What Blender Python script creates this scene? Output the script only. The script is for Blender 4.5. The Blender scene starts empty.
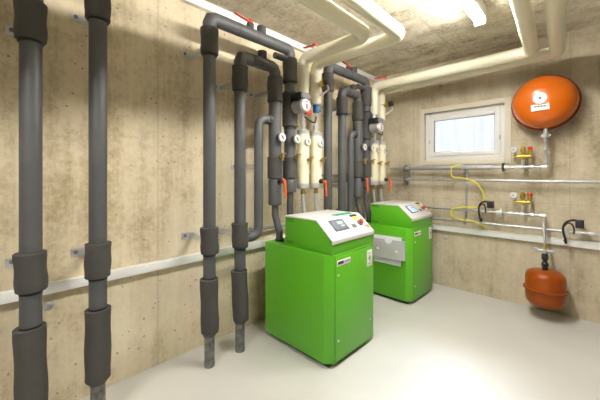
import bpy, bmesh, math, random
from mathutils import Vector, Matrix
random.seed(7)
SC = bpy.context.scene
COL = SC.collection
D_BACK = 3.546      # back wall (y)
H = 2.5             # ceiling height
X_R = 5.6           # right wall (x)
Y_F = -4.6          # wall behind the camera (y)

# ------------------------------------------------------------------ materials
def mat(name, color, rough=.5, metal=0.0, spec=.5, bump=0.0, bscale=200, var=0.0, vscale=6, coat=0.0):
    m = bpy.data.materials.new(name); m.use_nodes = True
    nt = m.node_tree; b = nt.nodes['Principled BSDF']
    b.inputs['Base Color'].default_value = (*color, 1)
    b.inputs['Roughness'].default_value = rough
    b.inputs['Metallic'].default_value = metal
    b.inputs['Specular IOR Level'].default_value = spec
    b.inputs['Coat Weight'].default_value = coat
    tc = nt.nodes.new('ShaderNodeTexCoord')
    if var > 0:
        n = nt.nodes.new('ShaderNodeTexNoise'); n.inputs['Scale'].default_value = vscale
        n.inputs['Detail'].default_value = 5
        nt.links.new(tc.outputs['Object'], n.inputs['Vector'])
        r = nt.nodes.new('ShaderNodeValToRGB')
        r.color_ramp.elements[0].position = .3; r.color_ramp.elements[1].position = .7
        r.color_ramp.elements[0].color = (*[c * (1 - var) for c in color], 1)
        r.color_ramp.elements[1].color = (*[min(1, c * (1 + var)) for c in color], 1)
        nt.links.new(n.outputs['Fac'], r.inputs['Fac'])
        nt.links.new(r.outputs['Color'], b.inputs['Base Color'])
    if bump > 0:
        n2 = nt.nodes.new('ShaderNodeTexNoise'); n2.inputs['Scale'].default_value = bscale
        nt.links.new(tc.outputs['Object'], n2.inputs['Vector'])
        bp = nt.nodes.new('ShaderNodeBump'); bp.inputs['Strength'].default_value = bump
        bp.inputs['Distance'].default_value = .002
        nt.links.new(n2.outputs['Fac'], bp.inputs['Height'])
        nt.links.new(bp.outputs['Normal'], b.inputs['Normal'])
    return m

def emit(name, color, strength):
    m = bpy.data.materials.new(name); m.use_nodes = True
    b = m.node_tree.nodes['Principled BSDF']
    b.inputs['Base Color'].default_value = (*color, 1)
    b.inputs['Emission Color'].default_value = (*color, 1)
    b.inputs['Emission Strength'].default_value = strength
    return m

def concrete(name, light, mid, dark, stretch=(5, 5, .35), pore=26.0, rough=.75, seam_axis=None, seams=(), pore_amt=.8, bstr=.25, coarse=1.3, wts=(.50, .27, .15, .22)):
    """cast concrete: cloudy stains, streaks along the pour, fine grain, pin holes, formwork seams"""
    m = bpy.data.materials.new(name); m.use_nodes = True
    nt = m.node_tree; N = nt.nodes; L = nt.links
    b = N['Principled BSDF']; b.inputs['Roughness'].default_value = rough
    b.inputs['Specular IOR Level'].default_value = .25
    tc = N.new('ShaderNodeTexCoord')
    def noise(scale, detail, vec_scale=None, rgh=.6):
        n = N.new('ShaderNodeTexNoise'); n.inputs['Scale'].default_value = scale
        n.inputs['Detail'].default_value = detail; n.inputs['Roughness'].default_value = rgh
        if vec_scale:
            mp = N.new('ShaderNodeMapping'); mp.inputs['Scale'].default_value = vec_scale
            L.new(tc.outputs['Object'], mp.inputs['Vector']); L.new(mp.outputs['Vector'], n.inputs['Vector'])
        else:
            L.new(tc.outputs['Object'], n.inputs['Vector'])
        return n.outputs['Fac']
    def math_(op, a, bb):
        n = N.new('ShaderNodeMath'); n.operation = op
        for i, v in enumerate((a, bb)):
            if isinstance(v, (int, float)): n.inputs[i].default_value = v
            else: L.new(v, n.inputs[i])
        return n.outputs[0]
    big = noise(coarse, 7, None, .62); streak = noise(2.2, 5, stretch); fine = noise(34, 6, None, .75); blot = noise(7.5, 6, None, .7)
    v = math_('ADD', math_('MULTIPLY', big, wts[0]), math_('MULTIPLY', streak, wts[1]))
    v = math_('ADD', v, math_('MULTIPLY', blot, wts[2]))
    v = math_('ADD', v, math_('MULTIPLY', fine, wts[3]))
    r = N.new('ShaderNodeValToRGB'); L.new(v, r.inputs['Fac'])
    e = r.color_ramp.elements
    e[0].position = .46; e[0].color = (*dark, 1)
    e[1].position = .68; e[1].color = (*light, 1)
    k = e.new(.56); k.color = (*mid, 1)
    col = r.outputs['Color']
    # pin holes
    vo = N.new('ShaderNodeTexVoronoi'); vo.inputs['Scale'].default_value = pore
    L.new(tc.outputs['Object'], vo.inputs['Vector'])
    gate = noise(2.0, 3)
    sx = N.new('ShaderNodeSeparateXYZ'); L.new(vo.outputs['Color'], sx.inputs[0])
    size = math_('MULTIPLY', math_('MULTIPLY', sx.outputs['X'], sx.outputs['X']), .17)
    hole = math_('MULTIPLY', math_('LESS_THAN', vo.outputs['Distance'], size), math_('GREATER_THAN', math_('ADD', gate, math_('MULTIPLY', sx.outputs['Y'], .25)), .64))
    mx = N.new('ShaderNodeMixRGB'); mx.blend_type = 'MIX'
    mx.inputs['Color2'].default_value = (*[c * .55 for c in dark], 1)
    L.new(math_('MULTIPLY', hole, pore_amt), mx.inputs['Fac']); L.new(col, mx.inputs['Color1'])
    col = mx.outputs['Color']
    # formwork seams
    if seams:
        sp = N.new('ShaderNodeSeparateXYZ'); L.new(tc.outputs['Object'], sp.inputs[0])
        for (ax, pos, w) in seams:
            wob = math_('MULTIPLY', math_('SUBTRACT', noise(5, 2), .5), .012)
            dd = math_('ABSOLUTE', math_('SUBTRACT', math_('ADD', sp.outputs[ax], wob), pos), 0)
            line = math_('LESS_THAN', dd, w)
            m2 = N.new('ShaderNodeMixRGB'); m2.inputs['Color2'].default_value = (*[c * .72 for c in mid], 1)
            L.new(math_('MULTIPLY', line, .45), m2.inputs['Fac']); L.new(col, m2.inputs['Color1'])
            col = m2.outputs['Color']
    L.new(col, b.inputs['Base Color'])
    bp = N.new('ShaderNodeBump'); bp.inputs['Strength'].default_value = bstr; bp.inputs['Distance'].default_value = .006
    L.new(math_('ADD', math_('MULTIPLY', fine, .6), math_('MULTIPLY', hole, -.8)), bp.inputs['Height'])
    L.new(bp.outputs['Normal'], b.inputs['Normal'])
    return m

M = {}
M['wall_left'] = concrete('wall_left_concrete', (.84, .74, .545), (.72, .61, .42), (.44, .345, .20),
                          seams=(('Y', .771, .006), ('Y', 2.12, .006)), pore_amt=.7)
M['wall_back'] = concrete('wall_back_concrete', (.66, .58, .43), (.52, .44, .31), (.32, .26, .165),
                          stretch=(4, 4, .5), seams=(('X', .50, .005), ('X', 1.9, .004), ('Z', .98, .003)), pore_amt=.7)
M['ceiling'] = concrete('ceiling_concrete', (.86, .80, .66), (.64, .57, .43), (.29, .235, .145),
                        stretch=(.6, 3.5, 3.5), pore=42, seams=(('X', 1.05, .012),), pore_amt=.9, bstr=.9, coarse=2.2, wts=(.28, .22, .30, .34))
M['floor'] = mat('floor_screed', (.58, .56, .515), .34, 0, .35, .05, 60, .05, 2.0)
M['foam'] = mat('grey_foam_insulation', (.076, .076, .078), .48, 0, .45, .12, 240, .10, 9)
M['foam_dark'] = mat('dark_foam_sleeve', (.062, .058, .053), .72, 0, .35, .18, 200, .12, 9)
M['seam'] = mat('black_tape', (.012, .012, .012), .6)
M['bare'] = mat('weathered_steel_pipe', (.17, .165, .155), .55, .35, .5, .4, 120, .55, 28)
M['cream'] = mat('cream_jacket', (.82, .77, .575), .30, 0, .5, 0, 1, .02, 4)
M['cream_lt'] = mat('cream_block', (.80, .745, .52), .45, 0, .45)
M['green'] = mat('green_sheet_metal', (.108, .42, .016), .34, 0, .45)
M['green_dk'] = mat('green_vent_slot', (.015, .11, .004), .6)
M['white'] = mat('white_cover', (.64, .62, .575), .35)
M['plinth'] = mat('dark_plinth', (.02, .035, .015), .6)
M['black'] = mat('black_plastic', (.018, .018, .018), .45)
M['grey_pl'] = mat('grey_plastic', (.17, .17, .18), .45)
M['screen_b'] = mat('dark_grey_screen_bezel', (.10, .115, .13), .35)
M['screen'] = emit('grey_lcd', (.13, .16, .19), .12)
M['screen_w'] = emit('lcd_window', (.38, .43, .46), .15)
M['screen_lit'] = emit('lcd_bright', (.45, .62, .85), .6)
M['red'] = mat('red_lever_plastic', (.62, .055, .02), .4)
M['orange_lever'] = mat('orange_lever_plastic', (.75, .11, .02), .4)
M['tank_o'] = mat('orange_vessel_paint', (.62, .125, .003), .26, 0, .5, coat=.25)
M['tank_r'] = mat('red_vessel_paint', (.31, .058, .002), .36, 0, .35)  # vessel orange made darker and redder, its shade put into the colour
M['tank_rim'] = mat('dark_red_rim', (.20, .028, .008), .4)
M['brass'] = mat('brass', (.60, .42, .065), .34, .8)
M['brass_dk'] = mat('dull_brass', (.45, .32, .12), .40, .8)
M['steel'] = mat('galvanised_steel', (.50, .51, .52), .42, .85, .5, 0, 1, .12, 40)
M['chrome'] = mat('bright_steel', (.66, .66, .65), .30, .6)
M['braid'] = mat('braided_hose', (.58, .58, .57), .42, .6, .5, .8, 420)
M['trunk'] = mat('white_trunking', (.88, .87, .84), .42)
M['frame'] = mat('white_window_frame', (.80, .785, .74), .4)
M['casing'] = mat('cream_window_casing', (.68, .62, .49), .5)
M['gasket'] = mat('grey_gasket', (.22, .21, .19), .7)
M['label'] = mat('white_label', (.80, .79, .74), .5)
M['label_g'] = mat('silver_label', (.55, .56, .53), .4)
M['ink'] = mat('black_ink', (.03, .03, .035), .6)
M['ink_g'] = mat('grey_ink', (.30, .31, .33), .6)
M['dial'] = mat('white_dial', (.60, .60, .58), .5)
M['motor'] = mat('silver_pump_motor', (.40, .39, .37), .38, .45)
M['blue'] = mat('blue_plastic', (.01, .15, .42), .4)
M['yellow'] = mat('yellow_cable', (.80, .68, .02), .5)
M['yellow_tag'] = mat('yellow_sticker', (.62, .64, .06), .5)
M['teal'] = mat('teal_strip', (.01, .30, .17), .5)
M['cable'] = mat('black_cable', (.014, .014, .013), .5)
M['paper'] = mat('white_paper', (.86, .88, .92), .6)
M['folder'] = mat('grey_document_holder', (.54, .54, .52), .45)
M['plug'] = mat('cement_plug', (.42, .40, .35), .8)
M['tube'] = emit('fluorescent_tube', (1.0, .98, .94), 1.0)
M['lamp_body'] = mat('white_lamp_housing', (.8, .79, .75), .4)
M['plain'] = mat('plain_render', (.20, .185, .155), .8, 0, .3, 0, 1, .06, 2)

glass = bpy.data.materials.new('window_glass'); glass.use_nodes = True
_n = glass.node_tree.nodes; _l = glass.node_tree.links
for x in list(_n):
    if x.type != 'OUTPUT_MATERIAL': _n.remove(x)
_o = [x for x in _n if x.type == 'OUTPUT_MATERIAL'][0]
_t = _n.new('ShaderNodeBsdfTransparent'); _g = _n.new('ShaderNodeBsdfGlossy'); _g.inputs['Roughness'].default_value = .05
_tc = _n.new('ShaderNodeTexCoord'); _mp = _n.new('ShaderNodeMapping'); _mp.inputs['Scale'].default_value = (26, 26, 1.6)
_ns = _n.new('ShaderNodeTexNoise'); _ns.inputs['Scale'].default_value = 1.0; _ns.inputs['Detail'].default_value = 4
_l.new(_tc.outputs['Object'], _mp.inputs['Vector']); _l.new(_mp.outputs['Vector'], _ns.inputs['Vector'])
_r = _n.new('ShaderNodeValToRGB'); _r.color_ramp.elements[0].position = .30; _r.color_ramp.elements[1].position = .60
_r.color_ramp.elements[0].color = (.93, .94, .96, 1); _r.color_ramp.elements[1].color = (.97, .98, 1, 1)
_l.new(_ns.outputs['Fac'], _r.inputs['Fac']); _l.new(_r.outputs['Color'], _t.inputs['Color'])
_m = _n.new('ShaderNodeMixShader'); _m.inputs[0].default_value = .04
_l.new(_t.outputs[0], _m.inputs[1]); _l.new(_g.outputs[0], _m.inputs[2]); _l.new(_m.outputs[0], _o.inputs['Surface'])
M['glass'] = glass

# ------------------------------------------------------------------ mesh helpers
def V(*a): return Vector(a)

class MB:
    def __init__(s): s.bm = bmesh.new()
    def box(s, a, b, bev=0.0, seg=2):
        t = bmesh.new()
        bmesh.ops.create_cube(t, size=1)
        for v in t.verts:
            v.co = Vector([(a[i] + b[i]) / 2 + v.co[i] * (b[i] - a[i]) for i in range(3)])
        if bev > 0:
            bmesh.ops.bevel(t, geom=t.edges[:], offset=bev, segments=seg, affect='EDGES', profile=.5)
        s._merge(t); return s
    def _merge(s, t, mtx=None):
        me = bpy.data.meshes.new('tmp'); t.to_mesh(me); t.free()
        if mtx: me.transform(mtx)
        s.bm.from_mesh(me); bpy.data.meshes.remove(me)
    def obox(s, size, mtx, bev=0.0):
        t = bmesh.new(); bmesh.ops.create_cube(t, size=1)
        for v in t.verts: v.co = Vector([v.co[i] * size[i] for i in range(3)])
        if bev > 0: bmesh.ops.bevel(t, geom=t.edges[:], offset=bev, segments=2, affect='EDGES', profile=.5)
        s._merge(t, mtx); return s
    def lathe(s, prof, origin, axis, seg=32):
        """prof: list of (radius, distance along axis)"""
        origin = Vector(origin); ax = Vector(axis).normalized()
        u = ax.orthogonal().normalized(); w = ax.cross(u)
        rings = []
        for (r, h) in prof:
            if r <= 1e-6: rings.append([s.bm.verts.new(origin + ax * h)])
            else: rings.append([s.bm.verts.new(origin + ax * h + (u * math.cos(k * 2 * math.pi / seg) + w * math.sin(k * 2 * math.pi / seg)) * r) for k in range(seg)])
        for i in range(len(rings) - 1):
            A, B = rings[i], rings[i + 1]
            for k in range(seg):
                k2 = (k + 1) % seg
                if len(A) == 1 and len(B) == 1: continue
                if len(A) == 1: s.bm.faces.new((A[0], B[k2], B[k]))
                elif len(B) == 1: s.bm.faces.new((A[k], A[k2], B[0]))
                else: s.bm.faces.new((A[k], A[k2], B[k2], B[k]))
        for R in (rings[0], rings[-1]):
            if len(R) > 1: s.bm.faces.new(R)
        return s
    def cyl(s, p, q, r, r2=None, seg=28, bev=0.0):
        p, q = Vector(p), Vector(q); l = (q - p).length; r2 = r if r2 is None else r2
        if bev > 0: prof = [(max(r - bev, 1e-4), 0), (r, bev), (r2, l - bev), (max(r2 - bev, 1e-4), l)]
        else: prof = [(r, 0), (r2, l)]
        return s.lathe(prof, p, q - p, seg)
    def tube(s, pts, r, bend=.06, n=6, seg=24, radii=None):
        P = [Vector(p) for p in pts]; path = [P[0]]
        for i in range(1, len(P) - 1):
            a = (P[i - 1] - P[i]); b = (P[i + 1] - P[i])
            la, lb = a.length, b.length; a.normalize(); b.normalize()
            ang = a.angle(b)
            if bend <= 0 or ang > 3.1: path.append(P[i]); continue
            t = min(bend / math.tan(ang / 2), la * .49, lb * .49); R = t * math.tan(ang / 2)
            c = P[i] + (a + b).normalized() * (R / math.sin(ang / 2))
            s0 = P[i] + a * t - c; s1 = P[i] + b * t - c
            tot = s0.angle(s1); axis = s0.cross(s1).normalized()
            for k in range(n + 1):
                path.append(c + Matrix.Rotation(tot * k / n, 3, axis) @ s0)
        path.append(P[-1]); s.sweep(path, r, seg, radii); return s
    def sweep(s, path, r, seg=16, radii=None):
        T = []
        for i in range(len(path)):
            a = path[max(i - 1, 0)]; b = path[min(i + 1, len(path) - 1)]
            d1 = (path[i] - a).normalized() if i > 0 else (b - path[i]).normalized()
            d2 = (b - path[i]).normalized() if i < len(path) - 1 else d1
            T.append((d1 + d2).normalized())
        u = T[0].orthogonal().normalized(); rings = []
        for i, p in enumerate(path):
            if i > 0:
                q = T[i - 1].rotation_difference(T[i]); u = q @ u
            u = (u - T[i] * u.dot(T[i])).normalized(); w = T[i].cross(u)
            sc = 1.0
            if 0 < i < len(path) - 1:      # mitre: keep the radius at the bend
                d1 = (path[i] - path[i - 1]).normalized(); sc = 1 / max(.6, T[i].dot(d1))
            rr = r if radii is None else radii[min(i, len(radii) - 1)]
            ring = []
            for k in range(seg):
                a = k * 2 * math.pi / seg; off = (u * math.cos(a) + w * math.sin(a)) * rr
                if sc > 1.0001:
                    bis = (d1 - T[i] * d1.dot(T[i]))
                    if bis.length > 1e-6:
                        bis.normalize(); off += bis * off.dot(bis) * (sc - 1)
                ring.append(s.bm.verts.new(p + off))
            rings.append(ring)
        for i in range(len(rings) - 1):
            for k in range(seg):
                k2 = (k + 1) % seg
                s.bm.faces.new((rings[i][k], rings[i][k2], rings[i + 1][k2], rings[i + 1][k]))
        s.bm.faces.new(list(reversed(rings[0]))); s.bm.faces.new(rings[-1])
    def spline(s, pts, r, seg=10, n=8):
        P = [Vector(p) for p in pts]; P = [2 * P[0] - P[1]] + P + [2 * P[-1] - P[-2]]; path = []
        for i in range(1, len(P) - 2):
            for k in range(n):
                t = k / n; a, b, c, d = P[i - 1], P[i], P[i + 1], P[i + 2]
                path.append(.5 * ((2 * b) + (c - a) * t + (2 * a - 5 * b + 4 * c - d) * t * t + (3 * b - a - 3 * c + d) * t ** 3))
        path.append(P[-2]); s.sweep(path, r, seg); return s
    def prism(s, poly, axis, a, b, bev=0.0):
        """extrude a 2D polygon: axis 'y' -> poly in (x,z); 'z' -> (x,y); 'x' -> (y,z)"""
        t = bmesh.new()
        def pt(p, h):
            return {'y': (p[0], h, p[1]), 'z': (p[0], p[1], h), 'x': (h, p[0], p[1])}[axis]
        A = [t.verts.new(pt(p, a)) for p in poly]; B = [t.verts.new(pt(p, b)) for p in poly]
        t.faces.new(A); t.faces.new(list(reversed(B)))
        for i in range(len(poly)):
            j = (i + 1) % len(poly); t.faces.new((A[j], A[i], B[i], B[j]))
        bmesh.ops.recalc_face_normals(t, faces=t.faces[:])
        if bev > 0: bmesh.ops.bevel(t, geom=t.edges[:], offset=bev, segments=2, affect='EDGES', profile=.5)
        s._merge(t); return s
    def build(s, name, m, parent=None, kind=None, smooth=True, label=None):
        bmesh.ops.recalc_face_normals(s.bm, faces=s.bm.faces[:])
        if parent is None:
            xs = [v.co for v in s.bm.verts]
            o0 = Vector(((min(v.x for v in xs) + max(v.x for v in xs)) / 2, (min(v.y for v in xs) + max(v.y for v in xs)) / 2, min(v.z for v in xs)))
        else:
            o0 = Vector(parent['_o'])
        if kind == 'structure': o0 = Vector((0, 0, 0))
        for v in s.bm.verts: v.co -= o0
        me = bpy.data.meshes.new(name); s.bm.to_mesh(me); s.bm.free()
        me.materials.append(M[m])
        if smooth:
            for p in me.polygons: p.use_smooth = True
            me.set_sharp_from_angle(angle=math.radians(35))
        o = bpy.data.objects.new(name, me); COL.objects.link(o)
        if parent is None: o.location = o0
        else: o.parent = parent
        o['_o'] = list(o0)
        if kind: o['kind'] = kind
        if label: o['label'] = label
        return o

def thing(name, loc, label, cat, group=None):
    o = bpy.data.objects.new(name, None); COL.objects.link(o)
    o.empty_display_size = .1; o.location = loc; o['_o'] = list(loc)
    return tag(o, label, cat, group)

def tag(o, label, cat, group=None):
    o['label'] = label; o['category'] = cat
    if group: o['group'] = group
    return o

# ------------------------------------------------------------------ the room
MB().box((-.2, Y_F - .2, -.2), (X_R + .2, D_BACK + .30, 0)).build('floor', 'floor', kind='structure', smooth=False)
MB().box((-.2, Y_F - .2, H), (X_R + .2, D_BACK + .30, H + .2)).build('ceiling', 'ceiling', kind='structure', smooth=False)
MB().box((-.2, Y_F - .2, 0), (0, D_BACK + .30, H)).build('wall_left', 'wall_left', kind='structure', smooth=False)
MB().box((X_R, Y_F - .2, 0), (X_R + .2, D_BACK + .30, H)).build('wall_right', 'plain', kind='structure', smooth=False)
MB().box((0, Y_F - .2, 0), (X_R, Y_F, H)).build('wall_front', 'plain', kind='structure', smooth=False)
WX0, WX1, WZ0, WZ1 = .632, 1.425, 1.405, 1.955          # window opening
w = MB(); T = D_BACK + .30
for a, b in (((0, D_BACK, 0), (WX0, T, H)), ((WX1, D_BACK, 0), (X_R, T, H)), ((WX0, D_BACK, 0), (WX1, T, WZ0)), ((WX0, D_BACK, WZ1), (WX1, T, H))):
    w.box(a, b)
bmesh.ops.remove_doubles(w.bm, verts=w.bm.verts[:], dist=1e-5)
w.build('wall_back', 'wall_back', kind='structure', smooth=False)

def ring(x0, x1, z0, z1, wd, y0, y1, bev=.004):
    m = MB()
    m.box((x0, y0, z0), (x0 + wd, y1, z1), bev); m.box((x1 - wd, y0, z0), (x1, y1, z1), bev)
    m.box((x0 + wd, y0, z0), (x1 - wd, y1, z0 + wd), bev); m.box((x0 + wd, y0, z1 - wd), (x1 - wd, y1, z1), bev)
    return m
win = thing('window_1', ((WX0 + WX1) / 2, D_BACK, WZ0), 'white framed basement window with milky bright pane in the back wall', 'window')
win['kind'] = 'structure'
ring(.578, 1.474, 1.352, 2.005, .054, D_BACK - .012, D_BACK, .003).build('casing', 'casing', win)
ring(WX0, WX1, WZ0, WZ1, .055, D_BACK + .035, D_BACK + .105).build('window_frame', 'frame', win)
sash = ring(WX0 + .048, WX1 - .048, WZ0 + .048, WZ1 - .048, .046, D_BACK + .022, D_BACK + .085).build('sash', 'frame', win)
ring(WX0 + .091, WX1 - .091, WZ0 + .091, WZ1 - .091, .007, D_BACK + .03, D_BACK + .06, 0).build('gasket', 'gasket', sash)
MB().box((WX0 + .096, D_BACK + .05, WZ0 + .096), (WX1 - .096, D_BACK + .062, WZ1 - .096)).build('pane', 'glass', sash)
for xx in (WX0 + .05, WX1 - .05):
    MB().cyl((xx, D_BACK + .016, 1.60), (xx, D_BACK + .016, 1.64), .007).build('hinge', 'steel', win)

# cable trunking
o = MB().box((0, Y_F, .633), (.042, D_BACK, .685), .003).build('cable_trunking', 'trunk')
tag(o, 'white cable trunking running along the left wall low behind the pipes', 'trunking')
o = MB().box((.042, D_BACK - .042, .622), (X_R, D_BACK, .680), .003).build('cable_trunking', 'trunk')
tag(o, 'white cable trunking along the back wall below the steel pipes', 'trunking')
o = MB().box((0, Y_F, 2.442), (.042, D_BACK, 2.5), .003).build('cable_trunking', 'trunk')
tag(o, 'white cable trunking under the ceiling along the top of the left wall', 'trunking')

# ------------------------------------------------------------------ dark insulated pipes
PX = .25; R0 = .040
def collar(mb, x, y, z0, z1, r, slump=0.0):
    """foam sleeve: slightly tilted, lipped tube"""
    dx, dy = random.uniform(-1, 1) * slump, random.uniform(-1, 1) * slump
    n = 7; path = []; rad = []
    for i in range(n + 1):
        t = i / n
        path.append(Vector((x + dx * (.5 - t) * 2, y + dy * (.5 - t) * 2, z1 + (z0 - z1) * t)))
        rad.append(r * (1 + .035 * math.sin(t * 9 + y * 7) * (1 if slump else .3)))
    path = [path[0] + V(0, 0, .0)] + path + [path[-1]]
    rad = [r * .93] + rad + [r * .93]
    path[0] = path[1] + V(0, 0, .003); path[-1] = path[-2] - V(0, 0, .003)
    mb.sweep(path, r, 28, rad)
def black_ring(t, x, y, z, r): MB().cyl((x, y, z - .006), (x, y, z + .006), r, seg=28).build('tape_ring', 'seam', t)

def riser(t, y, top, foot=True):
    """the straight lower leg: sleeve, three collars and the bare steel end standing on the floor"""
    MB().cyl((PX, y, .20), (PX, y, top), R0).build('pipe_sleeve', 'foam', t)
    m = MB(); collar(m, PX, y, .735, .900, .057, .003); m.build('foam_collar', 'foam_dark', t)
    m = MB(); collar(m, PX, y, .222, .568, .0565, .006); m.build('foam_collar', 'foam_dark', t)
    black_ring(t, PX, y, .725, .0415); black_ring(t, PX, y, .574, .0425)
    m = MB().lathe([(.0325, 0), (.034, .02), (.032, .05), (.033, .12), (.032, .232)], (PX, y, 0), (0, 0, 1), 28)
    m.build('bare_pipe_end', 'bare', t, label='bare stained steel pipe end standing in the screed')

def loop(name_lbl, y_up, y_dn, ztop, group, lever, stub_y, up_only=False):
    t = thing('insulated_pipe', (PX, y_up, 0), name_lbl, 'pipe', group)
    cz1 = ztop - .075; cz0 = cz1 - .165
    riser(t, y_up, cz0 + .01)
    m = MB(); collar(m, PX, y_up, cz0, cz1, .056, .001); m.build('foam_collar', 'foam_dark', t)
    black_ring(t, PX, y_up, cz0 - .008, .046)
    m = MB().tube([(PX, y_up, cz1 - .01), (PX, y_up, ztop), (PX, y_dn, ztop), (PX, y_dn, cz1 - .01)], .044, .075, 2, 26)
    m.build('pipe_bend', 'foam', t)
    s = 1 if y_dn > y_up else -1
    for f in (.30, .52, .72):
        yy = y_up + (y_dn - y_up) * f
        MB().cyl((PX, yy - .0035, ztop), (PX, yy + .0035, ztop), .0452).build('seam_band', 'foam_dark', t)
    if lever is not None:
        yy = y_up + s * lever
        st = MB().cyl((PX, yy, ztop + .02), (PX + .012, yy, ztop + .075), .030, .026, bev=.004).build('valve_stem', 'foam_dark', t)
        h = MB(); h.obox((.022, .15, .008), Matrix.Translation((PX + .014, yy - s * .062, ztop + .088)) @ Matrix.Rotation(s * math.radians(-8), 4, 'X'), .003)
        h.cyl((PX + .014, yy, ztop + .07), (PX + .014, yy, ztop + .096), .017)
        h.build('lever_handle', 'red', st, label='red valve lever')
    if stub_y is not None:
        yy = y_up + s * stub_y
        MB().cyl((PX, yy, ztop + .02), (PX, yy, ztop + .092), .035, bev=.003).build('stub_cap', 'foam_dark', t)
    return t

def gauge(t, y, z, x_from, x_face, r, dark=True):
    g = MB().cyl((x_from, y, z), (x_face - .012, y, z), r * .8 if dark else .012, bev=.002).build('gauge_stem', 'foam_dark' if dark else 'brass_dk', t)
    MB().lathe([(r * .9, 0), (r, .004), (r, .014), (r * .86, .016)], (x_face - .016, y, z), (1, 0, 0), 24).build('gauge_case', 'chrome' if not dark else 'grey_pl', g, label='round metal gauge case')
    MB().cyl((x_face - .001, y, z), (x_face + .001, y, z), r * .84, seg=24).build('gauge_dial', 'dial', g, label='white gauge dial')
    k = MB(); k.obox((.0012, .008, r * 1.1), Matrix.Translation((x_face + .0022, y, z)) @ Matrix.Rotation(math.radians(38), 4, 'X'))
    k.cyl((x_face + .001, y, z), (x_face + .003, y, z), r * .22, seg=12)
    k.build('gauge_needle', 'ink', g)

def drain_cock(t, y, z, x0):
    m = MB().cyl((x0, y, z), (x0 + .055, y, z), .011, seg=16)
    m.cyl((x0 + .02, y, z), (x0 + .036, y, z), .017, seg=6)
    m.cyl((x0 + .045, y, z - .035), (x0 + .045, y, z + .02), .009, seg=14)
    m.obox((.012, .045, .010), Matrix.Translation((x0 + .05, y + .008, z + .02)), .002)
    m.build('drain_cock', 'brass_dk', t, label='small brass drain cock')

def lever_down(t, y, z, x0, m_='orange_lever'):
    s = MB().cyl((x0, y, z), (x0 + .045, y, z), .022, .017, seg=20, bev=.003).build('valve_stem', 'black', t)
    h = MB(); h.tube([(x0 + .045, y, z), (x0 + .062, y + .004, z), (x0 + .066, y + .010, z - .13)], .0095, .02, 3, 10)
    h.cyl((x0 + .042, y, z), (x0 + .066, y, z), .014, seg=16)
    h.build('lever_handle', m_, s, label='orange valve lever hanging down')

def down_leg(t, y, outer, hp_x, hp_y):
    """the leg that comes back down to the heat pump"""
    ztop = 2.27 if outer else 2.085
    c1 = ztop - .075; c0 = c1 - .19
    m = MB(); collar(m, PX, y, c0, c1, .060, .001); m.build('foam_collar', 'foam_dark', t)
    black_ring(t, PX, y, c0 - .008, .054)
    if outer: black_ring(t, PX, y, 1.624, .052)
    MB().cyl((PX, y, 1.38), (PX, y, c0 + .01), .051 if not outer else .048).build('pipe_sleeve', 'foam', t)
    if outer:
        m = MB(); m.lathe([(.050, 0), (.062, .012), (.064, .14), (.060, .155), (.062, .17), (.064, .28), (.05, .30)], (PX, y, 1.632), (0, 0, 1), 28)
        m.build('pump_insulation', 'foam_dark', t)
    lo = 1.20
    MB().lathe([(.048, 0), (.059, .006), (.060, .17), (.048, .178)], (PX, y, lo + .012), (0, 0, 1), 28).build('valve_insulation', 'foam_dark', t)
    end = 1.006 if not outer else 1.10
    MB().lathe([(.046, 0), (.053, .006), (.053, lo - end), (.046, lo - end + .012)], (PX, y, end), (0, 0, 1), 28).build('foam_collar', 'foam', t)
    m = MB(); m.tube([(PX, y, end + .01), (PX, y, .93), (hp_x, hp_y, .80), (hp_x, hp_y, .729)], .027, .12, 4, 20)
    m.build('connection_pipe', 'foam', t)
    MB().cyl((hp_x, hp_y, .729), (hp_x, hp_y, .745), .034).build('rubber_grommet', 'black', t)
    gauge(t, y, 1.532, PX + .035, PX + .088, .038)
    drain_cock(t, y, 1.388, PX + .045)
    if not outer: lever_down(t, y, 1.195, PX + .048)

GRP = 'grey insulated pipe loops on the left wall'
def group(dy, yA, yB, yby, yBd, yAd, which):
    nearhp = 'nearer heat pump' if which == 0 else 'farther heat pump'
    tA = loop(f'tall outer grey foam pipe loop with red lever on top beside the {nearhp}', yA, yAd, 2.27, GRP, .32, .43)
    down_leg(tA, yAd, True, .29, yAd + .0)
    m = MB().cyl((PX, yAd - .02, 2.185), (PX, yAd - .17, 2.185), .026, bev=.004); m.build('side_stub', 'foam', tA)
    tB = loop(f'low inner grey foam pipe loop with thin bypass bend beside the {nearhp}', yB, yBd, 2.085, GRP, None, .20)
    down_leg(tB, yBd, False, .292, yBd + .01)
    m = MB().tube([(PX, yB + .03, .79), (PX, yby, .79), (PX, yby, 1.668), (PX, yBd - .03, 1.668)], .033, .075, 5, 24)
    m.build('bypass_pipe', 'foam', tB)
    m = MB().cyl((PX, yBd - .075, 1.668), (PX, yBd - .045, 1.668), .037); m.build('bypass_socket', 'foam_dark', tB)
    return tA, tB

A1, B1 = group(0, 1.002, 1.239, 1.404, 1.567, 1.731, 0)
A2, B2 = group(1.17, 2.229, 2.45, 2.600, 2.736, 2.894, 1)
# the two pipes at the left edge of the picture turn towards the room's near end
t = loop('grey insulated pipe with slipped foam collars, leftmost on the left wall', .130, -.20, 2.085, GRP, None, None)
riser(t, -.20, 1.86)
t = loop('grey insulated pipe, second from left, between leftmost pipe and bare wall stretch', .384, -.42, 2.27, GRP, None, None)
riser(t, -.42, 2.04)

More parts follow.
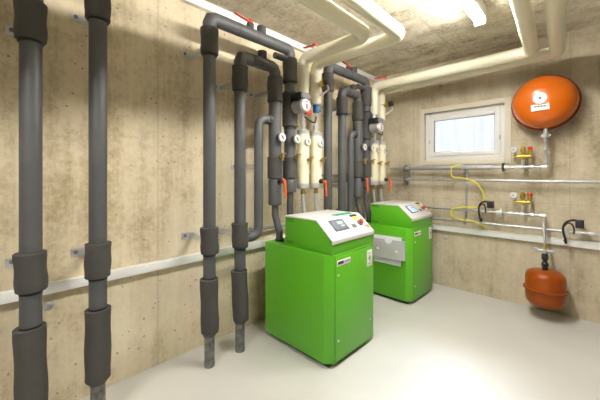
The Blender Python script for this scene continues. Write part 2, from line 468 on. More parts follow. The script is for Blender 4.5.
# ------------------------------------------------------------------ pumps on the outer loops
def pump(y, z, lbl):
    t = thing('circulation_pump', (PX + .06, y, z), lbl, 'pump', 'circulation pumps on the pipe loops')
    m = MB().lathe([(.042, 0), (.057, .008), (.058, .02), (.053, .03), (.055, .09), (.057, .105), (.048, .118)], (PX + .064, y, z), (1, 0, 0), 32)
    m.build('motor_housing', 'motor', t)
    MB().lathe([(.047, 0), (.047, .004), (.042, .008)], (PX + .181, y, z), (1, 0, 0), 28).build('face_plate', 'dial', t, label='white pump face plate')
    k = MB(); k.obox((.002, .020, .036), Matrix.Translation((PX + .190, y, z - .010)), 0); k.obox((.002, .016, .014), Matrix.Translation((PX + .190, y, z + .026)), 0)
    k.build('face_marking', 'red', t, label='red marks on the pump face')
    b = MB().box((PX + .064, y - .058, z + .047), (PX + .178, y + .058, z + .100), .006).build('terminal_box', 'black', t, label='black terminal box on top')
    MB().box((PX + .130, y - .052, z + .051), (PX + .186, y + .052, z + .094), .006).build('terminal_lid', 'grey_pl', b)
    return t
pump(1.731, 1.79, 'silver circulation pump with red-marked face behind the nearer heat pump')
pump(2.894, 1.745, 'silver circulation pump with dark box behind the farther heat pump')

# ------------------------------------------------------------------ cream pipes
ZC = 2.245; RC = .049
def cream_pipe(lbl, run, y, first, far):
    t = thing('cream_jacketed_pipe', (PX, y, .73), lbl, 'pipe', 'cream jacketed pipes under the ceiling')
    low = 1.925 if first else 1.885
    pts = [Vector(p) for p in run] + [V(PX, y, ZC), V(PX, y, low)]
    MB().tube(pts, RC, .075, 7, 30).build('jacket', 'cream', t)
    # fittings between the jacket and the lower block
    f = MB()
    f.cyl((PX, y, 1.63), (PX, y, low + .004), .013, seg=16)
    f.cyl((PX, y, low - .012), (PX, y, low + .003), .045, seg=28)
    f.cyl((PX, y, 1.66), (PX, y, 1.69), .022, seg=6)
    if first:
        f.cyl((PX, y, 1.80), (PX, y, 1.84), .024, seg=6); f.cyl((PX, y, 1.72), (PX, y, 1.78), .020, seg=18)
    f.build('steel_fitting', 'chrome', t)
    if first:
        r = MB(); r.cyl((PX + .01, y, 1.775), (PX + .055, y, 1.775), .013, seg=14); r.obox((.012, .075, .034), Matrix.Translation((PX + .058, y + .015, 1.78)), .004)
        r.build('valve_wing', 'red', t, label='red valve wing below the jacket')
        h = MB().spline([(PX + .02, y, 1.74), (PX + .07, y + .02, 1.70), (PX + .06, y + .09, 1.70), (PX + .02, y + .15, 1.76)], .006, 10)
        h.build('capillary_hose', 'cable', t)
    else:
        MB().cyl((PX, y, 1.800), (PX, y, 1.888), .027, bev=.004, seg=20).build('flow_sensor', 'blue', t, label='blue sensor sleeve')
        b = MB().cyl((PX + .035, y, 2.05), (PX + .10, y, 2.055), .022, .028, seg=20, bev=.003).build('vent_valve', 'brass', t, label='brass valve with black cap')
        MB().cyl((PX + .10, y, 2.055), (PX + .148, y, 2.06), .030, bev=.004, seg=20).build('black_cap', 'black', b)
        MB().tube([(PX + .06, y - .02, 2.05), (PX + .062, y - .10, 2.045)], .006, 0, seg=10).build('valve_spindle', 'steel', b)
        MB().tube([(PX + .13, y, 2.03), (PX + .135, y + .02, 1.99), (PX + .065, y - .02, 1.94)], .009, .02, 4, 10).build('lever_handle', 'chrome', b)
    # lower block with silver bands, gauge, cock, hose
    MB().cyl((PX, y, 1.165), (PX, y, 1.592), .0525, bev=.003, seg=30).build('cream_block', 'cream_lt', t)
    m = MB().lathe([(.034, 0), (.052, .004), (.0535, .010), (.0535, .045), (.051, .048)], (PX, y, 1.125), (0, 0, 1), 30)
    m.build('end_band', 'chrome', t, label='silver lower end band of the cream block')
    m = MB().lathe([(.051, 0), (.0535, .004), (.0535, .038), (.040, .044)], (PX, y, 1.588), (0, 0, 1), 30)
    m.build('end_band', 'chrome', t, label='silver upper end band of the cream block')
    gauge(t, y, 1.524, PX + .040, PX + .066, .035, False)
    drain_cock(t, y, 1.372, PX + .045)
    n = MB().cyl((PX, y, 1.100), (PX, y, 1.13), .018, seg=6); n.cyl((PX, y, 1.075), (PX, y, 1.102), .022, seg=20); n.build('brass_nut', 'brass_dk', t)
    h = MB().spline([(PX, y, 1.07), (PX + .003, y + .002, .98), (PX + .02, y + .012, .86), (PX + .05, y + .015, .78), (PX + .055, y + .015, .729)], .017, 16)
    h.build('braided_hose', 'braid', t, label='silver braided hose into the heat pump')
    if not first: lever_down(t, y + .004, 1.185, PX + .045)
    if first:   # lever on the elbow
        s = MB().cyl((PX + .13, y - .0, ZC + .045), (PX + .13, y, ZC + .075), .014, seg=14).build('valve_stem', 'steel', t)
        hh = MB(); hh.obox((.15, .020, .010), Matrix.Translation((PX + .085, y - .005, ZC + .080)) @ Matrix.Rotation(math.radians(6), 4, 'Y'), .003)
        hh.obox((.035, .030, .022), Matrix.Translation((PX + .135, y - .005, ZC + .078)), .004)
        hh.build('lever_handle', 'red', s, label='red lever lying along the cream pipe')
    return t
cream_pipe('cream ceiling pipe, left of the near pair, with red lever at its wall bend', [(1.03, Y_F + .004, ZC), (.884, 1.887, ZC)], 1.887, True, False)
cream_pipe('cream ceiling pipe, right of the near pair, with rounded corner under the ceiling', [(1.22, Y_F + .004, ZC), (1.058, 2.055, ZC)], 2.055, False, False)
cream_pipe('cream pipe along back wall, left of the right-hand ceiling pair, with red lever', [(2.16, Y_F + .004, ZC), (1.690, 3.06, ZC)], 3.06, True, True)
cream_pipe('cream pipe nearest the back wall, right of the right-hand ceiling pair', [(2.27, Y_F + .004, ZC), (1.836, 3.225, ZC)], 3.225, False, True)

# pipe hangers for the ceiling pairs are hidden by the jackets; wall brackets of the grey pipes:
def bracket(y, z, reach, lbl):
    t = thing('pipe_bracket', (0, y, z), lbl, 'bracket', 'steel wall brackets of the grey pipes')
    b = MB().box((0, y - .075, z - .022), (.006, y + .022, z + .022), .002); b.build('base_plate', 'chrome', t)
    MB().cyl((.006, y - .052, z + .003), (.013, y - .052, z + .003), .011, seg=6).build('bolt', 'grey_pl', t)
    a = MB(); a.box((.006, y - .014, z - .011), (reach, y - .011, z + .011)); a.box((.006, y + .009, z - .011), (reach, y + .012, z + .011)); a.box((.006, y - .014, z - .014), (reach, y + .012, z - .011))
    a.build('channel_arm', 'chrome', t)
    return t
names = {.130: 'leftmost grey pipe', .384: 'second grey pipe from left', 1.002: 'outer riser by the nearer heat pump', 1.239: 'inner riser by the nearer heat pump',
         2.229: 'outer riser behind the nearer heat pump', 2.45: 'inner riser between the heat pumps'}
for y, zt in ((.130, 1.95), (.384, 2.11), (1.002, 2.085), (1.239, 1.905), (2.229, 2.085), (2.45, 1.905)):
    bracket(y, zt, PX - .050, f'upper slotted steel bracket holding the {names[y]} to the wall')
    bracket(y, .818, PX - .053, f'lower slotted steel bracket holding the {names[y]} to the wall')
bracket(1.567, 1.905, PX - .055, 'slotted steel bracket at the inner down pipe of the nearer loop')
bracket(2.736, 1.905, PX - .055, 'slotted steel bracket at the inner down pipe of the farther loop')
bracket(1.404, 1.31, PX - .038, 'small steel bracket at the thin bypass pipe of the nearer loop')
# rail pipes on the left wall behind the loops
def wall_rail(y0, y1, z, lbl):
    t = thing('steel_rail_pipe', (.05, (y0 + y1) / 2, z), lbl, 'pipe', 'steel rail pipes behind the grey loops')
    MB().cyl((.05, y0, z), (.05, y1, z), .013, seg=18).build('rail', 'steel', t)
    for yy in (y0 + .06, y1 - .06):
        MB().box((0, yy - .012, z - .018), (.05, yy + .012, z + .018), .003).build('clip', 'steel', t)
wall_rail(2.10, 3.40, 1.235, 'upper steel rail pipe on the left wall between the loops')
wall_rail(2.10, 3.40, 1.165, 'lower steel rail pipe on the left wall between the loops')
wall_rail(1.45, 3.40, .79, 'low steel rail pipe just above the left wall trunking')

# ------------------------------------------------------------------ heat pumps
def heat_pump(lbl):
    x0, x1, y0, y1 = .217, .857, 1.495, 2.028
    t = thing('heat_pump', ((x0 + x1) / 2, (y0 + y1) / 2, 0), lbl, 'heat pump', 'green heat pumps')
    MB().box((x0 + .03, y0 + .03, 0), (x1 - .035, y1 - .03, .034)).build('plinth', 'plinth', t)
    poly = [(x0, y0), (x1 - .052, y0), (x1, y0 + .046), (x1, y1 - .014), (x1 - .014, y1), (x0, y1)]
    MB().prism(poly, 'z', .030, .727, .004).build('cabinet', 'green', t)
    MB().box((x1 - .004, y0 + .0485, .037), (x1 + .0008, y1 - .0155, .719)).build('door_gap', 'green_dk', t)
    d = MB().box((x1 - .004, y0 + .052, .040), (x1 + .005, y1 - .018, .716), .0025).build('front_door', 'green', t)
    k = MB()
    for yy, zz in ((y0 + .080, .594), (y0 + .080, .170), (y1 - .064, .600), (y1 - .064, .178)):
        l = MB().cyl((x1 + .004, yy, zz), (x1 + .008, yy, zz), .008, seg=14); l.build('lock', 'chrome', d)
    k.bm.free()
    # name plate: illegible dark word and grey line
    pl = MB().box((x1 + .005, y0 + .066, .650), (x1 + .0075, y0 + .214, .690), .0008).build('name_plate', 'label', d, label='white name plate with a dark word')
    i = MB()
    for q in range(6):
        i.box((x1 + .0074, y0 + .074 + q * .0105, .663), (x1 + .0085, y0 + .0825 + q * .0105, .681))
    i.build('plate_word', 'ink', pl)
    i = MB()
    for q in range(9):
        i.box((x1 + .0074, y0 + .144 + q * .0072, .664), (x1 + .0082, y0 + .149 + q * .0072, .679))
    i.build('plate_line', 'ink_g', pl)
    st = MB().box((x1 + .005, y1 - .108, .572), (x1 + .0072, y1 - .040, .692), .0006).build('rating_sticker', 'label', d, label='white upright rating sticker')
    i = MB().box((x1 + .0072, y1 - .093, .628), (x1 + .0078, y1 - .060, .640)); i.box((x1 + .0072, y1 - .080, .610), (x1 + .0078, y1 - .066, .652))
    i.box((x1 + .0072, y1 - .096, .665), (x1 + .0078, y1 - .055, .670)); i.box((x1 + .0072, y1 - .096, .592), (x1 + .0078, y1 - .055, .597))
    i.build('sticker_print', 'ink_g', st)
    # control head
    hx0, hx1, hy0, hy1 = .414, .853, 1.522, 2.022
    prof = [(hx0, .727), (hx1, .727), (hx1, .818), (.720, .936), (hx0, .936)]
    hd = MB().prism(prof, 'y', hy0, hy1, .003).build('control_head', 'green', t)
    for zz in (.922, .908, .762, .750):
        v = MB()
        for q in range(4):
            v.box((hx0 + .012 + q * .019, hy0 - .0006, zz - .0026), (hx0 + .028 + q * .019, hy0 + .003, zz + .0026))
        v.build('vent_slot', 'green_dk', hd)
    cov = [(hx0 - .004, .935), (hx0 - .004, .945), (.723, .945), (hx1 + .007, .8235), (hx1 + .007, .798), (hx1 + .001, .798), (hx1 + .001, .817), (.7195, .935)]
    cv = MB().prism(cov, 'y', hy0 - .004, hy1 + .004, .0012).build('control_cover', 'white', t, label='white control cover')
    # slope frame: s down the slope, y across
    P0 = V(.723, 0, .945); P1 = V(hx1 + .007, 0, .8235); sd = (P1 - P0); nrm = V(-sd.z, 0, sd.x).normalized(); sl = sd.length; sdn = sd.normalized()
    def plate(s0, s1, ya, yb, th, lift=.0):
        c = P0 + sd * ((s0 + s1) / 2) + V(0, (ya + yb) / 2, 0) + nrm * (th / 2 + lift)
        mtx = Matrix.Translation(c) @ Matrix((( sdn.x, 0, nrm.x, 0), (0, 1, 0, 0), (sdn.z, 0, nrm.z, 0), (0, 0, 0, 1)))
        return mtx, ((s1 - s0) * sl, yb - ya, th)
    mt, sz = plate(.15, .67, 1.612, 1.768, .006)
    sc = MB().obox(sz, mt, .002).build('touch_screen', 'screen_b', cv, label='dark grey touch screen')
    return t, cv, sc, plate, P0, sd, nrm
def hp_details(cv, sc, plate, P0, sd, nrm, lit):
    mt, sz = plate(.20, .62, 1.628, 1.752, .001, .006)
    MB().obox(sz, mt).build('screen_display', 'screen_lit' if lit else 'screen', cv)
    m = MB()
    for a in ((.26, .40, 1.68, 1.742), (.44, .52, 1.700, 1.742)):
        mt, sz = plate(*a, .0006, .007); m.obox(sz, mt)
    m.build('screen_window', 'screen_w', cv)
    mt, sz = plate(.49, .66, 1.822, 1.868, .004); MB().obox(sz, mt, .001).build('keypad', 'grey_pl', cv)
    c = P0 + sd * .50 + V(0, 1.932, 0)
    e = MB().cyl(c, c + nrm * .008, .024, seg=24).build('stop_switch_base', 'grey_pl', cv)
    MB().lathe([(.012, 0), (.012, .012), (.017, .014), (.018, .020), (.013, .025), (0, .026)], c + nrm * .008, nrm, 24).build('stop_button', 'red', cv, label='red emergency stop button')
    mt, sz = plate(.10, .32, 1.900, 1.955, .002); MB().obox(sz, mt).build('warning_sticker', 'yellow_tag', cv, label='yellow warning sticker')
    mt, sz = plate(.04, .14, 1.885, 1.965, .003); MB().obox(sz, mt).build('dark_switch', 'black', cv)
    m = MB()
    for a in ((.66, .70, 1.965, 2.012), (.74, .78, 1.975, 2.012)):
        mt, sz = plate(*a, .0012); m.obox(sz, mt)
    m.build('red_mark', 'red', cv)

hp1 = heat_pump('green heat pump nearest the camera, with grey touch screen on its white slanted cover')
hp_details(*hp1[1:], False)
MB().box((.655, 1.760, .945), (.712, 1.960, .949), .001).build('teal_strip', 'teal', hp1[1], label='teal plastic strip on the cover edge')
hp2 = heat_pump('green heat pump farther back near the corner, with document holder on its side')
hp_details(*hp2[1:], True)
hp2[0].location = Vector(hp2[0].location) + V(-.045, 1.278, 0)

# document holder on the farther heat pump
y = 1.495 + 1.278
t = thing('document_holder', (.60, y, .36), 'grey document holder with finger notch hanging on the farther heat pump side', 'holder')
m = MB()
n = 10; cx = .60; pr = [(.425, .418), (.760, .422), (.764, .612), (cx + .040, .606)]
for i in range(n + 1):
    a = math.pi * i / n; pr.append((cx + .040 * math.cos(a), .605 - .040 * math.sin(a)))
pr += [(cx - .040, .604), (.425, .600)]
pts = []
for p in pr:
    if not pts or (abs(p[0] - pts[-1][0]) + abs(p[1] - pts[-1][1])) > 1e-4: pts.append(p)
MB().prism(pts, 'y', y - .036, y - .030).build('front_plate', 'folder', t)
MB().box((.425, y - .008, .415), (.722, y - .001, .634), .001).build('back_plate', 'folder', t)
MB().box((.425, y - .031, .420), (.758, y - .007, .426)).build('bottom_fold', 'folder', t)
MB().box((.756, y - .031, .426), (.762, y - .007, .608)).build('side_fold', 'folder', t)
for xx in (.48, .685):
    MB().lathe([(.016, 0), (.015, .004), (.008, .007), (0, .008)], (xx, y - .036, .495), (0, -1, 0), 20).build('rivet', 'label', t, label='white round rivet')
o = MB().box((.43, y - .022, .430), (.720, y - .012, .626)).build('document', 'paper')
tag(o, 'white papers standing in the grey document holder', 'paper')
o = MB().box((.425, y - .009, .356), (.713, y - .0005, .412)).build('document', 'paper')
tag(o, 'white paper strip peeking out below the grey document holder', 'paper')

# ------------------------------------------------------------------ expansion vessels
t = thing('expansion_vessel', (1.737, 3.34, 1.65), 'large round orange expansion vessel high on the back wall right of the window', 'vessel', 'expansion vessels')
cx, cz, yb = 1.737, 1.877, 3.39
prof = [(.0, 0), (.05, .001)]
for i in range(1, 15):
    a = i / 14 * math.pi / 2
    prof.append((.228 * math.sin(a) ** .80 if i < 14 else .228, .155 * (1 - math.cos(a) ** 1.0)))
prof = sorted(set(prof), key=lambda p: p[1])
front = [(r, h) for r, h in prof]
MB().lathe(front + [(.228, .182)], (cx, yb - .165, cz), (0, 1, 0), 64).build('front_shell', 'tank_o', t)
MB().lathe([(.226, 0), (.242, .004), (.242, .028), (.226, .032)], (cx, yb + .014, cz), (0, 1, 0), 64).build('seam_rim', 'tank_rim', t, label='dark red seam rim')
MB().lathe([(.226, 0), (.215, .03), (.17, .065), (.10, .085), (.05, .090)], (cx, yb + .042, cz), (0, 1, 0), 48).build('rear_shell', 'tank_r', t)
MB().box((cx - .06, yb + .125, cz - .06), (cx + .06, D_BACK, cz + .06), .004).build('wall_mount', 'steel', t)
fy = yb - .165
d = MB().lathe([(.048, 0), (.048, .003), (.044, .004)], (cx - .012, fy + .002, cz + .012), (-.05, -1, .05), 36).build('round_label', 'label', t, label='round white label disc')
i = MB().cyl((cx - .012, fy - .001, cz + .012), (cx - .012, fy - .004, cz + .012), .0105, seg=16); i.build('label_hub', 'ink', d)
i = MB().obox((.022, .003, .010), Matrix.Translation((cx - .002, fy - .0005, cz - .027))); i.build('green_mark', 'yellow_tag', d)
l = MB().obox((.122, .003, .054), Matrix.Translation((cx - .012, fy + .0015, cz - .065)) @ Matrix.Rotation(math.radians(-3), 4, 'Y') @ Matrix.Rotation(math.radians(-3), 4, 'X')).build('paper_label', 'label', t, label='white rectangular label with dark print')
i = MB()
for q in range(9):
    i.obox((.0075, .001, .011 + .004 * (q % 2)), Matrix.Translation((cx - .050 + q * .0098, fy - .0008, cz - .058)) @ Matrix.Rotation(math.radians(-3), 4, 'Y'))
i.build('label_word', 'ink', l)
i = MB()
for q in range(7):
    i.obox((.0065, .001, .006), Matrix.Translation((cx - .047 + q * .0095, fy + .0001, cz - .077)) @ Matrix.Rotation(math.radians(-3), 4, 'Y'))
i.build('label_small_print', 'label_g', l)
n = MB().cyl((cx + .012, 3.385, 1.595), (cx + .012, 3.385, 1.66), .016, seg=18)
n.cyl((cx + .012, 3.385, 1.568), (cx + .012, 3.385, 1.600), .026, seg=6); n.cyl((cx - .02, 3.385, 1.585), (cx + .045, 3.385, 1.585), .010, seg=12)
n.build('connection_nut', 'chrome', t)

# lower orange vessel, shade painted into its colour: two pressed shells around a vertical axis
t = thing('expansion_vessel', (1.747, 3.346, .11), 'small squat red expansion vessel hanging low above the floor at the back wall', 'vessel', 'expansion vessels')
cx, cy = 1.747, 3.346; R = .140
up = [(R, 0), (R, .088), (R * .975, .112), (R * .90, .134), (R * .74, .149), (R * .48, .157), (R * .2, .160), (0, .161)]
MB().lathe(up, (cx, cy, .262), (0, 0, 1), 56).build('upper_shell', 'tank_r', t)
lo = [(R, 0), (R * .99, .075), (R * .95, .104), (R * .84, .126), (R * .62, .140), (R * .3, .147), (0, .148)]
MB().lathe(lo, (cx, cy, .258), (0, 0, -1), 56).build('lower_shell', 'tank_r', t)
MB().lathe([(R - .004, 0), (R + .014, .004), (R + .014, .014), (R - .004, .018)], (cx, cy, .251), (0, 0, 1), 56).build('seam_rim', 'tank_r', t)
MB().cyl((cx, cy, .420), (cx, cy, .448), .020, seg=18).build('neck', 'black', t)

# ------------------------------------------------------------------ back wall pipework
YP = D_BACK - .10
def pipe(lbl, x0, x1, z, r, y=YP, parts=()):
    t = thing('steel_pipe', ((x0 + x1) / 2, y, z), lbl, 'pipe', 'steel pipes along the back wall')
    MB().cyl((x0, y, z), (x1, y, z), r, seg=20).build('pipe', 'steel', t)
    for (xa, xb, rr, m) in parts:
        MB().cyl((xa, y, z), (xb, y, z), rr, seg=22, bev=.002).build('pipe_fitting', m, t)
    return t
pipe('thick silver pipe just below the window, topmost on the back wall', .25, 1.755, 1.314, .013,
     parts=((.30, 1.335, .022, 'steel'), (1.42, 1.45, .017, 'chrome'), (1.52, 1.57, .016, 'chrome'), (1.64, 1.66, .017, 'chrome'), (1.715, 1.755, .018, 'chrome')))
pipe('long thin steel pipe second from the top, running across the whole back wall', .25, X_R, 1.185, .013)
pipe('steel pipe ending above the small red vessel, third from the top on back wall', .25, 1.715, .877, .012,
     parts=((1.23, 1.27, .017, 'chrome'), (1.37, 1.40, .020, 'chrome'), (1.47, 1.50, .017, 'chrome'), (1.56, 1.585, .017, 'chrome'), (1.64, 1.66, .017, 'chrome'), (1.70, 1.748, .019, 'chrome')))
pipe('lowest steel pipe, just above the white back wall trunking', .25, X_R, .757, .013,
     parts=((1.86, 1.89, .018, 'chrome'), (1.94, 1.97, .018, 'chrome'), (2.02, 2.05, .017, 'chrome')))
# vertical feed to the small vessel
t = thing('steel_pipe', (1.731, 3.40, .44), 'upright thin steel pipe dropping to the small red vessel, with black valve', 'pipe')
MB().tube([(1.735, YP, .862), (1.735, YP - .06, .80), (1.740, cy + .02, .74), (1.747, cy, .68), (1.747, cy, .615)], .0105, .04, 4, 16).build('pipe', 'steel', t)
MB().cyl((1.747, cy, .600), (1.747, cy, .636), .014, seg=16).build('brass_nut', 'brass', t)
w_ = MB(); w_.cyl((1.747, cy, .568), (1.747, cy, .602), .023, seg=6)
w_.cyl((1.690, cy - .01, .588), (1.804, cy - .01, .588), .011, seg=10)
for xx in (1.690, 1.804): w_.obox((.034, .012, .036), Matrix.Translation((xx, cy - .012, .588)), .004)
w_.build('wing_valve', 'steel', t, label='silver wing valve')
MB().lathe([(.016, 0), (.026, .010), (.026, .030), (.017, .042), (.017, .055), (.025, .066), (.025, .100), (.016, .118)], (1.747, cy, .4485), (0, 0, 1), 22).build('check_valve', 'black', t, label='black valve body on the vessel neck')
# braided hose of the large vessel
t = thing('flexible_hose', (1.747, 3.42, 1.33), 'short silver braided hose from the big orange vessel to the top pipe', 'hose')
MB().spline([(1.749, 3.385, 1.566), (1.752, 3.395, 1.50), (1.744, 3.42, 1.44), (1.752, 3.44, 1.38), (1.750, YP, 1.336)], .0115, 14).build('hose', 'braid', t)
for zz, yy in ((1.545, 3.388), (1.47, 3.405), (1.36, 3.444)):
    MB().cyl((1.749, yy, zz - .012), (1.749, yy, zz + .012), .0165, seg=6).build('hose_nut', 'chrome', t)

# safety groups (gauge, air vent, relief valve)
def safety_group(x, z, lbl):
    y = D_BACK - .10; zb = z + .100
    t = thing('safety_valve_group', (x, y, z), lbl, 'valve', 'brass safety valve groups')
    MB().cyl((x, y, z + .012), (x, y, zb), .013, seg=16).build('stem', 'chrome', t)
    m = MB().cyl((x - .062, y, zb), (x + .062, y, zb), .0125, seg=18); m.cyl((x - .02, y, zb), (x + .02, y, zb), .019, seg=18)
    m.cyl((x, y, zb - .03), (x, y, zb + .03), .017, seg=8); m.cyl((x - .066, y, zb), (x - .048, y, zb), .017, seg=6); m.cyl((x + .048, y, zb), (x + .066, y, zb), .018, seg=6)
    m.build('manifold', 'brass', t)
    MB().lathe([(.012, 0), (.012, .012), (.021, .015), (.021, .050), (.014, .054), (.014, .064), (.006, .068)], (x, y, zb + .026), (0, 0, 1), 20).build('air_vent', 'brass', t)
    r = MB().lathe([(.013, 0), (.013, .030), (.018, .034), (.018, .052)], (x + .052, y, zb + .006), (0, 0, 1), 18).build('relief_valve', 'brass', t)
    MB().lathe([(.019, 0), (.021, .004), (.021, .022), (.014, .030)], (x + .052, y, zb + .057), (0, 0, 1), 10).build('relief_cap', 'red', r, label='red relief valve cap')
    g = MB().tube([(x - .055, y, zb), (x - .060, y, zb + .03), (x - .060, y - .02, zb + .056)], .008, .015, 3, 12).build('gauge_stem', 'brass', t)
    gx, gz = x - .066, zb + .062
    MB().lathe([(.026, 0), (.030, .004), (.030, .018), (.027, .021)], (gx, y - .022, gz), (0, -1, 0), 26).build('gauge_case', 'label_g', g)
    MB().cyl((gx, y - .042, gz), (gx, y - .0445, gz), .026, seg=26).build('gauge_dial', 'dial', g, label='white gauge dial')
    MB().cyl((gx, y - .044, gz), (gx, y - .047, gz), .007, seg=12).build('gauge_hub', 'ink_g', g)
safety_group(1.580, 1.314, 'brass safety valve group below the big orange vessel, beside the window')
safety_group(1.578, .890, 'lower brass safety valve group between the second and third steel pipes')

# clamps
def clamp(x, z, m, lbl, r=.022):
    t = thing('pipe_clamp', (x, D_BACK, z), lbl, 'clamp', 'pipe clamps on the back wall')
    MB().cyl((x, YP + .012, z), (x, D_BACK, z), .006, seg=10).build('rod', 'steel', t)
    MB().cyl((x, D_BACK - .006, z), (x, D_BACK, z), .022, seg=18).build('wall_disc', 'steel', t)
    c = MB().lathe([(r, 0), (r + .007, .001), (r + .007, .019), (r, .020)], (x - .010, YP, z), (1, 0, 0), 24)
    c.box((x - .010, YP - .006, z + r), (x + .010, YP + .006, z + r + .022), .002); c.box((x - .010, YP - .006, z - r - .022), (x + .010, YP + .006, z - r), .002)
    c.build('ring', m, t)
for x, z, m, lbl, r in ((1.08, 1.314, 'steel', 'steel clamp on the thick pipe under the middle of the window', .023),
                     (1.425, 1.314, 'black', 'dark clamp on the top pipe left of the upper safety group', .018),
                     (1.405, .877, 'chrome', 'bright clamp on the third pipe left of the lower safety group', .021),
                     (1.08, .757, 'steel', 'steel clamp on the lowest pipe under the yellow cable', .014),
                     (2.60, 1.185, 'steel', 'steel clamp on the long thin pipe out to the right', .014),
                     (2.60, .757, 'steel', 'steel clamp on the lowest pipe out to the right', .014)):
    clamp(x, z, m, lbl, r)
t = thing('pipe_clamp', (.44, D_BACK, 1.12), 'tall dark double clamp joining the upper two steel pipes left of window', 'clamp', 'pipe clamps on the back wall')
MB().box((.424, D_BACK - .045, 1.135), (.456, D_BACK, 1.375), .003).build('mounting_rail', 'steel', t)
for z, r in ((1.314, .0225), (1.185, .0135)):
    c = MB().lathe([(r, 0), (r + .008, .001), (r + .008, .026), (r, .027)], (.427, YP, z), (1, 0, 0), 24)
    c.box((.430, YP - .008, z + r), (.450, YP + .055, z + r + .02), .002); c.box((.430, YP - .008, z - r - .02), (.450, YP + .055, z - r), .002)
    c.build('ring', 'grey_pl', t)
t = thing('mounting_rod', (1.08, D_BACK, .80), 'upright steel rod fixed to the back wall behind the yellow cable', 'rod')
MB().box((1.070, D_BACK - .022, .80), (1.090, D_BACK, 1.285), .002).build('rod', 'steel', t)

# yellow cable
yy = YP - .028
o = MB().spline([(1.06, yy + .03, 1.342), (1.00, yy, 1.335), (.965, yy, 1.305), (.965, yy, 1.245), (1.00, yy - .005, 1.212), (1.09, yy - .01, 1.202), (1.19, yy, 1.168),
                 (1.245, yy, 1.10), (1.265, yy + .01, 1.02), (1.245, yy, .955), (1.19, yy, .915), (1.08, yy, .905), (.985, yy, .880), (.960, yy, .840), (.985, yy - .005, .795),
                 (1.06, yy - .01, .778), (1.16, yy - .005, .775), (1.24, yy, .745), (1.275, yy + .05, .700), (1.268, D_BACK - .056, .690)], .0068, 10).build('earth_cable', 'yellow')
tag(o, 'yellow cable looping down between the steel pipes below the window', 'cable')

def sensor(x, z, z_pipe, lbl, s):
    t = thing('pipe_sensor', (x, YP, z_pipe), lbl, 'sensor', 'black pipe sensors with looped cables')
    MB().cyl((x, YP, z_pipe + .0185), (x, YP, z + .01), .009, seg=12).build('probe', 'chrome', t)
    MB().box((x - .027, YP - .03, z), (x + .027, YP + .025, z + .068), .006).build('sensor_head', 'black', t)
    y = YP - .062
    q = (.58, .66)[s - 1]
    m = MB().spline([(x - .02, YP, z + .062), (x - .075 * q, y, z + .066), (x - .125 * q, y, z + .045), (x - .150 * q, y, z + .010), (x - .152 * q, y, z - .04),
                     (x - .135 * q, y, z - .09), (x - .128 * q, YP - .045, z - .130), (x - .150 * q, D_BACK - .056, z_pipe - .085)], .0085, 12)
    m.spline([(x - .150 * q, y + .004, z + .008), (x - .11 * q, y, z + .040), (x - .070 * q, y, z + .032), (x - .050 * q, y, z - .005), (x - .055 * q, y + .01, z - .045)], .0065, 10)
    m.build('cable', 'cable', t)
sensor(1.320, .913, .877, 'black sensor with looped cable beside the yellow cable', 1)
sensor(1.965, .797, .757, 'black sensor with looped cable on the lowest pipe, right edge', 2)

# plugs in the formwork tie holes
for (x, y, z, nx, lbl) in ((0, .215, .562, 1, 'round grey cement plug in left wall, between the two leftmost pipes'),
                      (.86, D_BACK, .545, 0, 'round grey cement plug in the back wall below the trunking')):
    d = V(1, 0, 0) if nx else V(0, -1, 0)
    t = thing('cement_plug', (x, y, z), lbl, 'plug', 'cement plugs of the formwork holes')
    MB().lathe([(.027, 0), (.025, .003), (.018, .004)], (x, y, z), d, 24).build('plug_ring', 'plug', t)
    MB().lathe([(.016, 0), (.012, .003), (0, .004)], V(x, y, z) + d * .0035, d, 20).build('plug_core', 'steel', t)

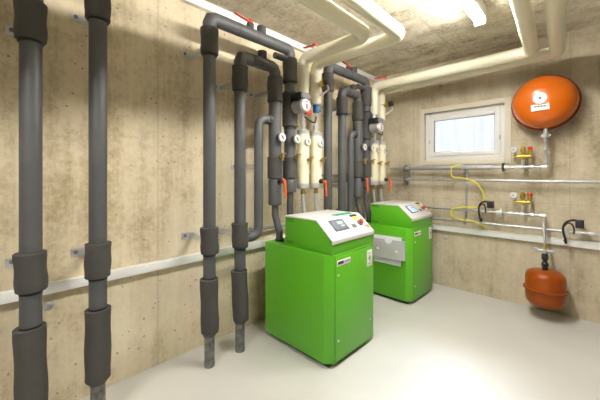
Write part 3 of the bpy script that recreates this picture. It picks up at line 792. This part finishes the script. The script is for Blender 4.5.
# ------------------------------------------------------------------ lamps
def lamp(y0, y1, x, lbl):
    t = thing('ceiling_lamp', (x, (y0 + y1) / 2, H), lbl, 'lamp', 'fluorescent ceiling lamps')
    MB().box((x - .040, y0, H - .098), (x + .040, y1, H), .006).build('lamp_housing', 'lamp_body', t)
    pr = [(x - .035 * math.cos(k * math.pi / 10), H - .099 - .036 * math.sin(k * math.pi / 10)) for k in range(11)]
    MB().prism(pr, 'y', y0 + .012, y1 - .012).build('diffuser', 'tube', t)
    for yy in (y0, y1 - .011): MB().box((x - .038, yy, H - .138), (x + .038, yy + .011, H - .099), .003).build('end_cap', 'lamp_body', t)
lamp(1.06, 2.56, 1.440, 'lit fluorescent tube lamp on the ceiling between the two pairs of cream pipes')
lamp(-1.85, -.35, 1.440, 'lit fluorescent tube lamp on the ceiling behind the camera')  # unseen lamp, added as fill from the camera side
TUBE_STRENGTH = 178
M['tube'].node_tree.nodes['Principled BSDF'].inputs['Emission Strength'].default_value = TUBE_STRENGTH

# ------------------------------------------------------------------ daylight
wd = bpy.data.worlds.new('overcast_sky'); SC.world = wd; wd.use_nodes = True
bg = wd.node_tree.nodes['Background']; bg.inputs['Color'].default_value = (.90, .94, 1.0, 1); bg.inputs['Strength'].default_value = 1.24
pl = bpy.data.lights.new('window_portal', 'AREA'); pl.shape = 'RECTANGLE'; pl.size = WX1 - WX0; pl.size_y = WZ1 - WZ0
pl.cycles.is_portal = True
po = bpy.data.objects.new('window_portal', pl); COL.objects.link(po)
po.location = ((WX0 + WX1) / 2, D_BACK + .31, (WZ0 + WZ1) / 2); po.rotation_euler = (math.radians(-90), 0, 0)
sn = bpy.data.lights.new('hazy_sun', 'SUN'); sn.energy = 19.0; sn.angle = math.radians(20); sn.color = (.80, .89, 1.0)
so = bpy.data.objects.new('hazy_sun', sn); COL.objects.link(so); so.location = (0, 8, 6)
el, az = math.radians(42), math.radians(12)
so.rotation_euler = Vector((math.sin(az) * math.cos(el), -math.cos(az) * math.cos(el), -math.sin(el))).to_track_quat('-Z', 'Y').to_euler()

# ------------------------------------------------------------------ camera and view
cam = bpy.data.cameras.new('camera'); co = bpy.data.objects.new('camera', cam); COL.objects.link(co)
F = 301.9
cam.sensor_fit = 'HORIZONTAL'; cam.sensor_width = 36; cam.lens = F / 600 * 36
cam.shift_y = -26 / 600; cam.clip_start = .02
co.location = (2.045, 0, 1.25); co.rotation_euler = (math.radians(90), 0, math.atan(.9706))
SC.camera = co
vs = SC.view_settings; vs.view_transform = 'Standard'; vs.look = 'None'; vs.gamma = 1; vs.use_curve_mapping = False
vs.exposure = 0.0
SC.cycles.max_bounces = 10; SC.cycles.diffuse_bounces = 3; SC.cycles.transparent_max_bounces = 12
for ob in bpy.data.objects:
    if '_o' in ob: del ob['_o']
